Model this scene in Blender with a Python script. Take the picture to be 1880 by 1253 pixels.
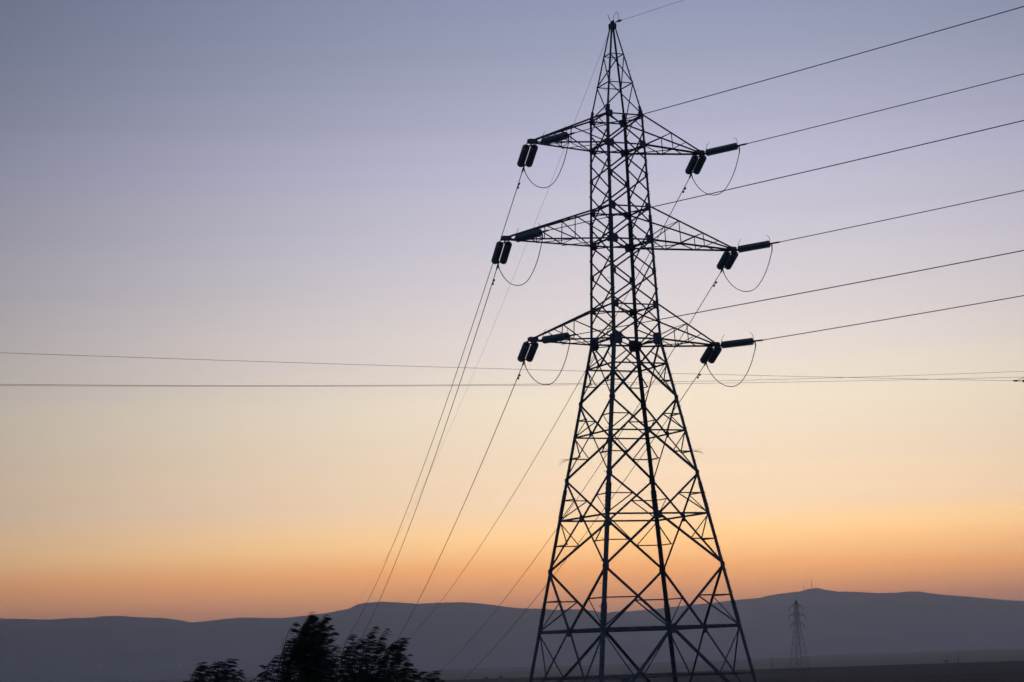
import bpy, bmesh, math, random
from mathutils import Vector, Matrix, noise
random.seed(7)
for o in list(bpy.data.objects):
    bpy.data.objects.remove(o, do_unlink=True)
SC = bpy.context.scene
COL = SC.collection
V = Vector
rad = math.radians

# ------------------------------------------------------------------ camera
# the eye is the origin of the world: every height below is metres above or below the eye
F_PX, PITCH, ROLL = 4037.9, 0.141807, -0.034531
cam_d = bpy.data.cameras.new('camera')
cam_d.sensor_width = 36.0
cam_d.lens = F_PX / 1880.0 * 36.0
cam_d.clip_start = 0.5
cam_d.clip_end = 120000.0
cam = bpy.data.objects.new('camera', cam_d)
COL.objects.link(cam)
fwd = V((0, math.cos(PITCH), math.sin(PITCH)))
up0 = V((0, -math.sin(PITCH), math.cos(PITCH)))
rt0 = V((1, 0, 0))
rt = rt0 * math.cos(ROLL) + up0 * math.sin(ROLL)
up = -rt0 * math.sin(ROLL) + up0 * math.cos(ROLL)
cam.matrix_world = Matrix(((rt.x, up.x, -fwd.x, 0), (rt.y, up.y, -fwd.y, 0), (rt.z, up.z, -fwd.z, 0), (0, 0, 0, 1)))
SC.camera = cam

# ------------------------------------------------------------------ world: clear sky after sunset
def lin(c):
    c = c / 255.0
    return c / 12.92 if c <= 0.04045 else ((c + 0.055) / 1.055) ** 2.4
def rgb(r, g, b, k=1.0):
    return (lin(r) * k, lin(g) * k, lin(b) * k, 1.0)
GLOW_AZ = rad(4.6)                       # bearing of the set sun, right of straight ahead
world = bpy.data.worlds.new('World')
SC.world = world
world.use_nodes = True
wn, wl = world.node_tree.nodes, world.node_tree.links
wn.clear()
def wnode(t, **kw):
    n = wn.new(t)
    for k, v in kw.items():
        setattr(n, k, v)
    return n
def wmath(op, a, b=None, clamp=False):
    n = wnode('ShaderNodeMath', operation=op, use_clamp=clamp)
    for i, x in enumerate((a, b)):
        if x is None: continue
        if isinstance(x, (int, float)): n.inputs[i].default_value = x
        else: wl.new(x, n.inputs[i])
    return n.outputs[0]
tc = wnode('ShaderNodeTexCoord')
sep = wnode('ShaderNodeSeparateXYZ')
wl.new(tc.outputs['Generated'], sep.inputs[0])
zc = wmath('MAXIMUM', sep.outputs['Z'], 0.0)
# thin stretched veils of high haze shift the colours a little
mp = wnode('ShaderNodeMapping')
mp.inputs['Scale'].default_value = (2.2, 2.2, 95.0)
wl.new(tc.outputs['Generated'], mp.inputs[0])
nz = wnode('ShaderNodeTexNoise')
nz.inputs['Scale'].default_value = 1.0
nz.inputs['Detail'].default_value = 3.0
wl.new(mp.outputs[0], nz.inputs['Vector'])
veil = wmath('MULTIPLY', wmath('SUBTRACT', nz.outputs['Fac'], 0.5), 0.016)
zv = wmath('MAXIMUM', wmath('ADD', zc, veil), 0.0)
fac = wmath('SQRT', zv)
ramp = wnode('ShaderNodeValToRGB')
wl.new(fac, ramp.inputs[0])
STOPS = [  # (elevation in degrees, radiance)
    (0.0, (1.639, 0.541, 0.155)),
    (1.3, (2.012, 0.725, 0.176)),
    (2.0, (2.185, 0.922, 0.212)),
    (2.9, (2.012, 1.212, 0.488)),
    (3.8, (1.571, 1.114, 0.704)),
    (5.0, (1.321, 1.026, 0.716)),
    (6.4, (1.198, 1.014, 0.779)),
    (8.0, (0.984, 0.870, 0.810)),
    (10.0, (0.784, 0.723, 0.784)),
    (12.8, (0.561, 0.550, 0.718)),
    (15.0, (0.393, 0.411, 0.558)),
    (17.2, (0.291, 0.326, 0.480)),
    (24.0, (0.155, 0.197, 0.363)),
    (40.0, (0.065, 0.099, 0.227)),
    (90.0, (0.028, 0.048, 0.132)),
]
els = ramp.color_ramp.elements
while len(els) < len(STOPS): els.new(0.5)
for e, (deg, c) in zip(els, STOPS):
    e.position = math.sqrt(math.sin(rad(deg)))
    e.color = (*c, 1.0)
# brightness falls off with the bearing away from the set sun
hyp = wmath('SQRT', wmath('ADD', wmath('MULTIPLY', sep.outputs['X'], sep.outputs['X']),
                          wmath('ADD', wmath('MULTIPLY', sep.outputs['Y'], sep.outputs['Y']), 1e-5)))
dot = wmath('ADD', wmath('MULTIPLY', sep.outputs['X'], math.sin(GLOW_AZ)), wmath('MULTIPLY', sep.outputs['Y'], math.cos(GLOW_AZ)))
cosd = wmath('DIVIDE', dot, hyp)
fall = wmath('POWER', 2.718282, wmath('MULTIPLY', wmath('SUBTRACT', cosd, 1.0), wmath('ADD', wmath('MULTIPLY', zc, 28.0), 10.5)))
fall = wmath('ADD', wmath('MULTIPLY', fall, 1.0), 0.0)
# the side of the sky away from the set sun: the blue-grey earth shadow
ramp2 = wnode('ShaderNodeValToRGB')
wl.new(fac, ramp2.inputs[0])
A_STOPS = [(0.0, (78, 84, 104)), (8.0, (92, 98, 120)), (20.0, (82, 102, 134)), (45.0, (62, 80, 118)), (90.0, (46, 62, 100))]
els = ramp2.color_ramp.elements
while len(els) < len(A_STOPS): els.new(0.5)
for e, (deg, c) in zip(els, A_STOPS):
    e.position = math.sqrt(math.sin(rad(deg)))
    e.color = rgb(*c, 0.5)
both = wnode('ShaderNodeMix', data_type='RGBA', blend_type='MIX')
wl.new(fall, both.inputs[0])
wl.new(ramp2.outputs[0], both.inputs[6])
wl.new(ramp.outputs[0], both.inputs[7])
bg1 = wnode('ShaderNodeBackground')
bg1.inputs['Strength'].default_value = 1.0
wl.new(both.outputs[2], bg1.inputs['Color'])
sky = wnode('ShaderNodeTexSky', sky_type='NISHITA', sun_disc=False)
sky.sun_elevation = rad(-3.0)
sky.sun_rotation = GLOW_AZ
sky.altitude = 600.0
sky.dust_density = 2.0
bg2 = wnode('ShaderNodeBackground')
bg2.inputs['Strength'].default_value = 0.05
wl.new(sky.outputs[0], bg2.inputs['Color'])
addw = wnode('ShaderNodeAddShader')
wl.new(bg1.outputs[0], addw.inputs[0])
wl.new(bg2.outputs[0], addw.inputs[1])
wout = wnode('ShaderNodeOutputWorld')
wl.new(addw.outputs[0], wout.inputs['Surface'])

sun_d = bpy.data.lights.new('sun', 'SUN')          # the last of the sun, already behind the mountains
sun_d.energy = 0.02
sun_d.angle = rad(12)
sun_d.color = (1.0, 0.72, 0.5)
sun = bpy.data.objects.new('sun', sun_d)
COL.objects.link(sun)
sd = V((math.sin(GLOW_AZ) * math.cos(rad(1)), math.cos(GLOW_AZ) * math.cos(rad(1)), math.sin(rad(1))))
sun.rotation_euler = sd.to_track_quat('Z', 'Y').to_euler()

SC.render.engine = 'CYCLES'
SC.view_settings.view_transform = 'Standard'
SC.view_settings.look = 'None'
SC.view_settings.exposure = 0.0
SC.view_settings.gamma = 1.0
SC.render.resolution_x, SC.render.resolution_y = 1024, 682
SC.cycles.volume_bounces = 1

# ------------------------------------------------------------------ helpers
def mat(name, build):
    m = bpy.data.materials.new(name)
    m.use_nodes = True
    nt = m.node_tree
    build(nt, nt.nodes['Principled BSDF'])
    return m
def noisy(nt, p, c1, c2, scale, detail=5.0, coord='Object', rough=0.8, metal=0.0, bump=0.0, lo=0.35, hi=0.65):
    t = nt.nodes.new('ShaderNodeTexCoord')
    n = nt.nodes.new('ShaderNodeTexNoise')
    n.inputs['Scale'].default_value = scale
    n.inputs['Detail'].default_value = detail
    nt.links.new(t.outputs[coord], n.inputs['Vector'])
    r = nt.nodes.new('ShaderNodeValToRGB')
    r.color_ramp.elements[0].position = lo
    r.color_ramp.elements[1].position = hi
    r.color_ramp.elements[0].color = (*c1, 1)
    r.color_ramp.elements[1].color = (*c2, 1)
    nt.links.new(n.outputs['Fac'], r.inputs[0])
    nt.links.new(r.outputs[0], p.inputs['Base Color'])
    p.inputs['Roughness'].default_value = rough
    p.inputs['Metallic'].default_value = metal
    if bump:
        b = nt.nodes.new('ShaderNodeBump')
        b.inputs['Strength'].default_value = bump
        b.inputs['Distance'].default_value = 0.05
        nt.links.new(n.outputs['Fac'], b.inputs['Height'])
        nt.links.new(b.outputs[0], p.inputs['Normal'])
M_STEEL = mat('galvanised_steel', lambda nt, p: noisy(nt, p, (0.215, 0.225, 0.24), (0.32, 0.33, 0.345), 6.0, rough=0.7, metal=0.35))
M_DARKSTEEL = mat('weathered_fittings', lambda nt, p: noisy(nt, p, (0.09, 0.085, 0.08), (0.17, 0.16, 0.15), 20.0, rough=0.7, metal=0.4))
M_CABLE = mat('aluminium_cable', lambda nt, p: noisy(nt, p, (0.12, 0.12, 0.12), (0.2, 0.2, 0.2), 3.0, rough=0.75, metal=0.3))
def glassy(nt, p):
    noisy(nt, p, (0.42, 0.50, 0.50), (0.55, 0.63, 0.62), 9.0, rough=0.2)
    p.inputs['Transmission Weight'].default_value = 0.22
    p.inputs['IOR'].default_value = 1.5
M_GLASS = mat('toughened_glass_disc', glassy)
M_CAP = mat('insulator_cap', lambda nt, p: noisy(nt, p, (0.10, 0.10, 0.10), (0.18, 0.18, 0.18), 12.0, rough=0.6, metal=0.5))
M_CONC = mat('concrete', lambda nt, p: noisy(nt, p, (0.25, 0.24, 0.22), (0.36, 0.35, 0.33), 5.0, rough=0.9))
M_SIGN = mat('enamel_sign', lambda nt, p: noisy(nt, p, (0.22, 0.24, 0.27), (0.3, 0.32, 0.34), 12.0, rough=0.5))
M_WOOD = mat('weathered_pole', lambda nt, p: noisy(nt, p, (0.09, 0.07, 0.05), (0.16, 0.13, 0.1), 14.0, rough=0.9))
M_BARK = mat('bark', lambda nt, p: noisy(nt, p, (0.035, 0.028, 0.022), (0.08, 0.065, 0.05), 25.0, rough=0.95, bump=0.4))
def leafy(nt, p):
    noisy(nt, p, (0.026, 0.040, 0.014), (0.050, 0.070, 0.024), 2.2, rough=0.65)
    p.inputs['Transmission Weight'].default_value = 0.0
M_LEAF = mat('leaf', leafy)
M_GROUND = mat('dry_grassland', lambda nt, p: noisy(nt, p, (0.016, 0.018, 0.018), (0.042, 0.041, 0.035), 0.012, detail=9.0, rough=1.0))
def mountain_cover_painted_mist(nt, p):
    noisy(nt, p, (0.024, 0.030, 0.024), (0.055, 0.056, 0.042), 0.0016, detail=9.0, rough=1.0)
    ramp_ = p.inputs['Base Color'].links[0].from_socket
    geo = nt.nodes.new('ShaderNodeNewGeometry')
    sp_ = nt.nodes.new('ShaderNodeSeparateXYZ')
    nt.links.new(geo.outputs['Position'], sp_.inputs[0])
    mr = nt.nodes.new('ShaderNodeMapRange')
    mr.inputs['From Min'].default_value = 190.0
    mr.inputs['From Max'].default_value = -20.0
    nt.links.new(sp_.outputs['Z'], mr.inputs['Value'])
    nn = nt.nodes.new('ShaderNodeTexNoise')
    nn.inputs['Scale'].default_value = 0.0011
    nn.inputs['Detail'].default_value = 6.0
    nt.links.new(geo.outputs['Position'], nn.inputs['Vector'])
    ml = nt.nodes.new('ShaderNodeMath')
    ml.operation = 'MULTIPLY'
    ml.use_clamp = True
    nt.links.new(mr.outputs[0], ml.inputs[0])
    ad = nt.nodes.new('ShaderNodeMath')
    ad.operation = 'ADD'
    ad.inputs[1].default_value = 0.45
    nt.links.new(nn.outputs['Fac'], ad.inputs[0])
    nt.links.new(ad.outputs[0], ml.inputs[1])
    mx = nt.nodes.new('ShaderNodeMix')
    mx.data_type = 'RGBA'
    mx.inputs[7].default_value = (0.36, 0.34, 0.31, 1)      # pale valley mist painted into the colour of the lower slopes
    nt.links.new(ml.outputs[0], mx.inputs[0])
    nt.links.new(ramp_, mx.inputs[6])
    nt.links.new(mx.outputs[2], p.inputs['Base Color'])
M_MOUNT = mat('forested_mountain', mountain_cover_painted_mist)

def link_mesh(name, bm, m, parent=None):
    me = bpy.data.meshes.new(name)
    bm.to_mesh(me)
    bm.free()
    return link_data(name, me, m, parent)
def link_data(name, me, m, parent=None):
    if m and not me.materials: me.materials.append(m)
    o = bpy.data.objects.new(name, me)
    COL.objects.link(o)
    if parent is not None:
        o.parent = parent
    return o
def py_mesh(name, vs, fs, m, parent=None, smooth=False):
    me = bpy.data.meshes.new(name)
    me.from_pydata([tuple(v) for v in vs], [], fs)
    me.update()
    if smooth:
        for p in me.polygons: p.use_smooth = True
    return link_data(name, me, m, parent)
def empty(name, loc):
    o = bpy.data.objects.new(name, None)
    o.location = loc
    o.empty_display_size = 0.3
    COL.objects.link(o)
    return o
def tag(o, label=None, cat=None, group=None, kind=None):
    if label: o['label'] = label
    if cat: o['category'] = cat
    if group: o['group'] = group
    if kind: o['kind'] = kind
    return o
def smooth01(a, b, x):
    t = min(1.0, max(0.0, (x - a) / (b - a)))
    return t * t * (3 - 2 * t)
def interp(tab, x):
    if x <= tab[0][0]: return tab[0][1]
    for (a, va), (b, vb) in zip(tab, tab[1:]):
        if x <= b: return va + (vb - va) * (x - a) / (b - a)
    return tab[-1][1]
def tube_verts(pts, radii, n=6):
    """a swept tube; returns verts and faces with capped ends"""
    vs, fs = [], []
    prev = None
    for i, p in enumerate(pts):
        a = pts[max(0, i - 1)]; b = pts[min(len(pts) - 1, i + 1)]
        d = (V(b) - V(a)).normalized()
        if prev is None:
            prev = d.orthogonal().normalized()
        e1 = (prev - d * prev.dot(d)).normalized()
        prev = e1
        e2 = d.cross(e1)
        r = radii[i] if isinstance(radii, (list, tuple)) else radii
        for k in range(n):
            a_ = 2 * math.pi * k / n
            vs.append(V(p) + e1 * (r * math.cos(a_)) + e2 * (r * math.sin(a_)))
    for i in range(len(pts) - 1):
        for k in range(n):
            fs.append((i * n + k, i * n + (k + 1) % n, (i + 1) * n + (k + 1) % n, (i + 1) * n + k))
    fs.append(tuple(range(n - 1, -1, -1)))
    fs.append(tuple((len(pts) - 1) * n + k for k in range(n)))
    return vs, fs
def tube(name, pts, r, m, parent=None, n=6, smooth=True):
    vs, fs = tube_verts(pts, r, n)
    return py_mesh(name, vs, fs, m, parent, smooth)
class Soup:
    def __init__(s): s.v, s.f = [], []
    def add(s, vs, fs):
        k = len(s.v)
        s.v += [V(x) for x in vs]
        s.f += [tuple(i + k for i in f) for f in fs]
    def build(s, name, m, parent=None, smooth=False):
        return py_mesh(name, s.v, s.f, m, parent, smooth)

# L-section steel angle from a to b; one flange lies in the plane whose normal is n, the other points along -n
def angle_geo(a, b, w, n, t=None, off=0.0, side=None):
    a, b = V(a), V(b)
    t = t or max(0.007, w * 0.11)
    d = (b - a).normalized()
    e1 = d.cross(n).normalized()
    e2 = e1.cross(d).normalized()          # close to n
    if e2.dot(n) < 0: e2 = -e2
    if side is not None:                   # leg: two flanges along given directions from the corner
        e1 = (side[0] - d * side[0].dot(d)).normalized()
        e2 = (side[1] - d * side[1].dot(d)).normalized()
        prof = [(0, 0), (w, 0), (w, t), (t, t), (t, w), (0, w)]
        vs = [p + e1 * x + e2 * y for p in (a, b) for x, y in prof]
    else:
        prof = [(0, 0), (w, 0), (w, t), (t, t), (t, w * 0.8), (0, w * 0.8)]
        vs = [p + e1 * (x - w / 2) - e2 * (y - off) for p in (a, b) for x, y in prof]
    fs = [(i, (i + 1) % 6, 6 + (i + 1) % 6, 6 + i) for i in range(6)]
    fs += [(0, 3, 2, 1), (0, 5, 4, 3), (6, 7, 8, 9), (6, 9, 10, 11)]
    return vs, fs
_jit = [0]
def jitter():
    _jit[0] = (_jit[0] + 5) % 13
    return 0.0011 * _jit[0]
def member(name, a, b, w, n, m=None, parent=None, off=0.0):
    vs, fs = angle_geo(a, b, w, n, off=off + jitter())
    return py_mesh(name, vs, fs, m or M_STEEL, parent)
def plate_geo(c, ex, ey, n, hw, hh, th, ch=0.35):
    """chamfered gusset plate"""
    c, ex, ey, n = V(c), V(ex), V(ey), V(n)
    k = ch
    out = [(-hw, -hh * (1 - k)), (-hw * (1 - k), -hh), (hw * (1 - k), -hh), (hw, -hh * (1 - k)),
           (hw, hh * (1 - k)), (hw * (1 - k), hh), (-hw * (1 - k), hh), (-hw, hh * (1 - k))]
    vs = [c + ex * x + ey * y + n * (th * s) for s in (-0.5, 0.5) for x, y in out]
    fs = [(7, 6, 5, 4, 3, 2, 1, 0), tuple(range(8, 16))] + [(i, (i + 1) % 8, 8 + (i + 1) % 8, 8 + i) for i in range(8)]
    return vs, fs
def box_geo(c, ex, ey, ez, sx, sy, sz):
    c = V(c)
    vs = [c + V(ex) * (sx * i) + V(ey) * (sy * j) + V(ez) * (sz * k) for k in (-.5, .5) for j in (-.5, .5) for i in (-.5, .5)]
    fs = [(0, 2, 3, 1), (4, 5, 7, 6), (0, 1, 5, 4), (2, 6, 7, 3), (0, 4, 6, 2), (1, 3, 7, 5)]
    return vs, fs

# ------------------------------------------------------------------ terrain
# right of the tower a flat upland with an edge 1.26 km away; to the left it falls to a wide valley
UPLAND = [(0, -1.7), (30, -2.3), (85, -2.95), (250, -5.6), (900, -12.3), (1255, -12.5), (1300, -13.4), (2000, -38), (3500, -44), (9000, -44), (60000, -44)]
VALLEY = [(0, -1.7), (12, -2.6), (30, -3.3), (120, -7), (385, -21.2), (1200, -25), (3000, -41), (9000, -44), (60000, -44)]
def ground_z(x, y):
    r = math.hypot(x, y)
    th = math.degrees(math.atan2(x, y))
    w = smooth01(-5.0, -2.4, th) if th > -90 else 0.0
    if th > 100: w = 1 - smooth01(100, 160, th)
    z = interp(VALLEY, r) * (1 - w) + interp(UPLAND, r) * w
    a = min(1.0, r / 200.0)
    z += a * 0.5 * noise.noise(V((x / 90, y / 90, 3.1))) + a * 0.16 * noise.noise(V((x / 22, y / 22, 7.7)))
    if r > 2500: z += 5 * smooth01(2500, 6000, r) * noise.noise(V((x / 1400, y / 1400, 1.3)))
    return z
def build_ground():
    rings = [0.0]
    r = 3.0
    while r < 24000:
        rings.append(r)
        r *= 1.05 if r < 3000 else 1.09
    angs = []
    a = -180.0
    while a < 180.0:
        angs.append(a)
        a += 0.5 if -18 <= a < 18 else 3.0
    n = len(angs)
    vs = [(0, 0, ground_z(0, 0.01))]
    fs = []
    for R in rings[1:]:
        for a in angs:
            x, y = R * math.sin(rad(a)), R * math.cos(rad(a))
            vs.append((x, y, ground_z(x, y)))
    for k in range(n):
        fs.append((0, 1 + (k + 1) % n, 1 + k))
    for i in range(len(rings) - 2):
        for k in range(n):
            b = 1 + i * n
            fs.append((b + k, b + (k + 1) % n, b + n + (k + 1) % n, b + n + k))
    o = py_mesh('ground', vs, fs, M_GROUND, None, True)
    tag(o, kind='structure')
build_ground()

# skyline of the far ranges: bearing in degrees -> elevation angle in degrees
def bearing(px, py):
    d = fwd * F_PX + rt * (px - 940.0) + up * (626.5 - py)
    d.normalize()
    return math.degrees(math.atan2(d.x, d.y)), math.degrees(math.asin(d.z))
SKY_W = [(0, 1136), (50, 1137), (95, 1138), (130, 1135), (165, 1135), (185, 1132), (215, 1131), (260, 1134), (300, 1135), (330, 1139), (352, 1143.5),
         (385, 1140), (420, 1136), (450, 1134), (490, 1135), (520, 1135), (560, 1131), (600, 1126), (640, 1118), (655, 1111), (670, 1107), (700, 1105),
         (740, 1107), (765, 1109), (800, 1107), (850, 1106), (880, 1108), (920, 1113), (950, 1117), (990, 1118), (1020, 1120), (1060, 1119), (1090, 1122), (1115, 1126)]
SKY_E = [(1125, 1123.5), (1150, 1123), (1200, 1119), (1250, 1113), (1300, 1108), (1350, 1102), (1395, 1098), (1415, 1093), (1440, 1089.5), (1470, 1086), (1487, 1081),
         (1503, 1080), (1520, 1084), (1540, 1086.5), (1575, 1087), (1600, 1089), (1640, 1089), (1665, 1086.5), (1685, 1086), (1710, 1090), (1740, 1093),
         (1780, 1096), (1830, 1101), (1880, 1105)]
prof_w = [(-60, 0.55), (-40, 1.2), (-26, 1.05), (-19, 1.5)] + [bearing(*p) for p in SKY_W]
e = prof_w[-1]
prof_w += [(e[0] + 1.2, e[1] - 0.25), (e[0] + 3.5, e[1] - 0.75), (e[0] + 6, -0.25), (e[0] + 8, -0.4)]
s = bearing(*SKY_E[0])
prof_e = [(s[0] - 6.5, -0.4), (s[0] - 4.5, -0.2), (s[0] - 2.2, 0.45), (s[0] - 0.8, s[1] - 0.14)] + [bearing(*p) for p in SKY_E] + [(17, 0.75), (24, 1.1), (34, 0.7), (48, 1.0), (62, 0.4)]
RANGES = {'w': (prof_w, 8200.0, 11800.0, 15500.0, 11.0), 'e': (prof_e, 9600.0, 13600.0, 17500.0, 47.0)}
def range_z(key, th, r):
    prof, r0, r1, r2, seed = RANGES[key]
    el = interp(prof, th) + 0.010 * noise.noise(V((th * 9.0, seed, 0))) + 0.006 * noise.noise(V((th * 31.0, seed, 5))) + 0.035 * max(0.0, noise.noise(V((th * 7.0, seed, 9))) + .1) * abs(noise.noise(V((th * 60.0, seed, 2))))
    zr = r1 * math.tan(rad(el))
    t = (r - r0) / (r1 - r0) if r <= r1 else 1 - (r - r1) / (r2 - r1)
    t = min(1.0, max(0.0, t))
    x, y = r * math.sin(rad(th)), r * math.cos(rad(th))
    sh = (0.45 * t + 0.55 * t ** 1.7)
    rough = 0.20 * noise.fractal(V((x / 1500, y / 1500, seed)), 0.8, 2.1, 5) * (t * (1 - t) * 3.2 if r < r1 else 0.5 * t * (1 - t))
    base = -48.0
    z = base + (zr - base) * (sh + rough)
    if r < r1:                                     # spurs in front stay under the crest as seen from the plain
        z = min(z, r * math.tan(rad(el)) - 22.0 * (1 - t))
    return z
def build_range(key, name):
    prof, r0, r1, r2, seed = RANGES[key]
    a0, a1 = prof[0][0], prof[-1][0]
    ths = []
    a = a0
    while a < a1:
        ths.append(a)
        a += 0.035 if -14.5 < a < 11.5 else 0.9
    ths.append(a1)
    nr = 36
    rs = [r0 + (r1 - r0) * i / (nr - 1) for i in range(nr)] + [r1 + (r2 - r1) * i / 8 for i in range(1, 9)]
    vs, fs = [], []
    for th in ths:
        for r in rs:
            vs.append((r * math.sin(rad(th)), r * math.cos(rad(th)), range_z(key, th, r)))
    m = len(rs)
    for i in range(len(ths) - 1):
        for j in range(m - 1):
            fs.append((i * m + j, i * m + j + 1, (i + 1) * m + j + 1, (i + 1) * m + j))
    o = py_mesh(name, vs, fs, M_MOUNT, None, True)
    tag(o, kind='structure')
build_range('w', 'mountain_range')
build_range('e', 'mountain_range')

# ------------------------------------------------------------------ the big lattice tower
BASE = V((4.42505, 84.88474, 0.0))
YAW = 0.412916
LZ = {'p1': 23.425, 'p2': 22.2025, 'a1t': 20.8618, 'a1b': 19.68, 'a1m': 18.43, 'a2t': 17.1642, 'a2b': 15.8569, 'a2m': 14.57, 'a3t': 13.2781, 'a3b': 11.935,
      'b3': 10.9517, 'n3': 9.6171, 'b2': 8.319, 'n2': 6.6743, 'b1': 5.1063, 'n1': 3.1565, 'b0': 0.8259, 'foot': -2.75}
ZAP = 24.6627
ARM = {1: (3.7733, 19.685), 2: (5.0231, 15.8007), 3: (4.0521, 11.9088)}
WID = [(LZ['b0'], 5.7985), (LZ['a3b'], 2.0712), (LZ['a1t'], 1.5715), (ZAP, 0.16)]
slope0 = (WID[1][1] - WID[0][1]) / (WID[1][0] - WID[0][0])
def half(z):
    if z < WID[0][0]: return 0.5 * (WID[0][1] + slope0 * (z - WID[0][0]))
    return 0.5 * interp(WID, z)
EU = V((math.cos(YAW), math.sin(YAW), 0)); EV = V((-math.sin(YAW), math.cos(YAW), 0)); EZ = V((0, 0, 1))
# members are built in the tower's own frame: x along the crossarms, y along the line (away from the camera), z up
tower = empty('transmission_tower', BASE + V((0, 0, LZ['foot'])))
tower.rotation_euler = (0, 0, YAW)
tag(tower, 'dark steel lattice transmission tower with three pairs of crossarms, the nearest and largest', 'transmission tower')
ZF = LZ['foot']
def T(u, v, z): return V((u, v, z - ZF))
def corner(su, sv, z):
    h = half(z)
    return T(su * h, sv * h, z)
FACES = [((-1, -1), (1, -1), V((0, -1, 0)), 'wide'), ((-1, 1), (1, 1), V((0, 1, 0)), 'wide'),
         ((-1, -1), (-1, 1), V((-1, 0, 0)), 'side'), ((1, -1), (1, 1), V((1, 0, 0)), 'side')]
def tm(name, a, b, w, n, off=0.0, parent=None):
    return member(name, a, b, w, n, parent=parent or tower, off=off)
# legs
LEGSEG = [(ZF, LZ['b1'], 0.135), (LZ['b1'], LZ['a3b'], 0.125), (LZ['a3b'], LZ['a2b'], 0.108), (LZ['a2b'], LZ['a1t'], 0.095), (LZ['a1t'], ZAP, 0.06)]
for su in (-1, 1):
    for sv in (-1, 1):
        s_ = Soup()
        for z0, z1, w in LEGSEG:
            s_.add(*angle_geo(corner(su, sv, z0), corner(su, sv, z1), w, V((0, 0, 1)), t=w * 0.1, side=(V((-su, 0, 0)), V((0, -sv, 0)))))
        leg = s_.build('leg', M_STEEL, tower)
        # splice covers with their bolts, a sub-part of the leg
        for zc, hl, w in ((LZ['b0'] + 0.55, 0.42, 0.165), (LZ['b1'] + 0.65, 0.55, 0.16), (LZ['a2b'] + 0.55, 0.42, 0.135), (LZ['a1t'] + 0.14, 0.24, 0.11)):
            sp = Soup()
            c0, c1 = corner(su, sv, zc - hl), corner(su, sv, zc + hl)
            o_ = V((su, sv, 0)) * 0.008
            sp.add(*angle_geo(c0 + o_, c1 + o_, w, V((0, 0, 1)), t=0.016, side=(V((-su, 0, 0)), V((0, -sv, 0)))))
            nb = 7
            for k in range(nb):
                p = c0.lerp(c1, (k + .5) / nb)
                for n_, e_ in ((V((su, 0, 0)), V((0, -sv, 0))), (V((0, sv, 0)), V((-su, 0, 0)))):
                    for q_ in (0.3, 0.72):
                        sp.add(*box_geo(p + e_ * (w * q_) + n_ * 0.024, n_, n_.cross(EZ), EZ, 0.034, 0.034, 0.034))
            sp.build('splice_plate', M_STEEL, leg)
        # concrete stub of each foot
        st = Soup()
        f = corner(su, sv, ZF)
        zg = ground_z(*(BASE + EU * f.x + EV * f.y).xy) - ZF
        pr = [(-1, -1), (1, -1), (1, 1), (-1, 1)]
        vs = [V((f.x + x * r_, f.y + y * r_, z_)) for z_, r_ in ((zg - 0.6, 0.5), (zg + 0.12, 0.42), (0.12, 0.28)) for x, y in pr]
        fs = [(i + k * 4, (i + 1) % 4 + k * 4, (i + 1) % 4 + k * 4 + 4, i + k * 4 + 4) for k in (0, 1) for i in range(4)] + [(8, 9, 10, 11)]
        st.add(vs, fs)
        st.build('footing', M_CONC, tower)
# belts
for lvl, w in (('p1', .036), ('p2', .04), ('a1t', .058), ('a1b', .062), ('a2t', .058), ('a2b', .066), ('a3t', .058), ('a3b', .072), ('b3', .06), ('b2', .06), ('b1', .07), ('b0', .125)):
    for ca, cb, n, kind in FACES:
        tm('horizontal_brace', corner(*ca, LZ[lvl]), corner(*cb, LZ[lvl]), w, n, off=-0.02)
# plan bracing inside the body at the crossarm and waist levels
for lvl in ('a1t', 'a1b', 'a2t', 'a2b', 'a3t', 'a3b'):
    z = LZ[lvl] - 0.06
    tm('plan_brace', corner(-1, -1, z), corner(1, 1, z), .042, EZ)
    tm('plan_brace', corner(-1, 1, z), corner(1, -1, z), .042, EZ, off=-.06)
# peak: single diagonals that wind round the four faces
pk = ['p1', 'p2', 'a1t']
for a, b in zip(pk, pk[1:]):
    for ca, cb, n, kind in FACES:
        if kind == 'wide':
            hi, lo = ((-1, -1), (1, -1)) if n.y < 0 else ((1, 1), (-1, 1))
        else:
            hi, lo = ((-1, 1), (-1, -1)) if n.x < 0 else ((1, -1), (1, 1))
        tm('diagonal_brace', corner(*hi, LZ[a]), corner(*lo, LZ[b]), .048 if kind == 'wide' else .036, n)
# body between the arms: crossed diagonals; on the side faces the crossings are half a panel lower
body = ['a1t', 'a1b', 'a1m', 'a2t', 'a2b', 'a2m', 'a3t', 'a3b']
for a, b in zip(body, body[1:]):
    za, zb = LZ[a], LZ[b]
    for ca, cb, n, kind in FACES:
        if kind != 'wide': continue
        tm('diagonal_brace', corner(*ca, za), corner(*cb, zb), .066, n, off=.012)
        tm('diagonal_brace', corner(*cb, za), corner(*ca, zb), .066, n, off=-.03)
mids = [0.5 * (LZ[a] + LZ[b]) for a, b in zip(body, body[1:])]
mids = mids + [LZ['a3b'] - .02]
for za, zb in zip(mids, mids[1:]):
    for ca, cb, n, kind in FACES:
        if kind != 'side': continue
        tm('diagonal_brace', corner(*ca, za), corner(*cb, zb), .045, n, off=.012)
        tm('diagonal_brace', corner(*cb, za), corner(*ca, zb), .045, n, off=-.03)
for ca, cb, n, kind in FACES:
    if kind == 'side':
        for c_ in (ca, cb):
            tm('diagonal_brace', corner(*c_, mids[0]), T(*(0.5 * (corner(*ca, LZ['a1t']) + corner(*cb, LZ['a1t'])).xy), LZ['a1t']), .038, n)
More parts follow.
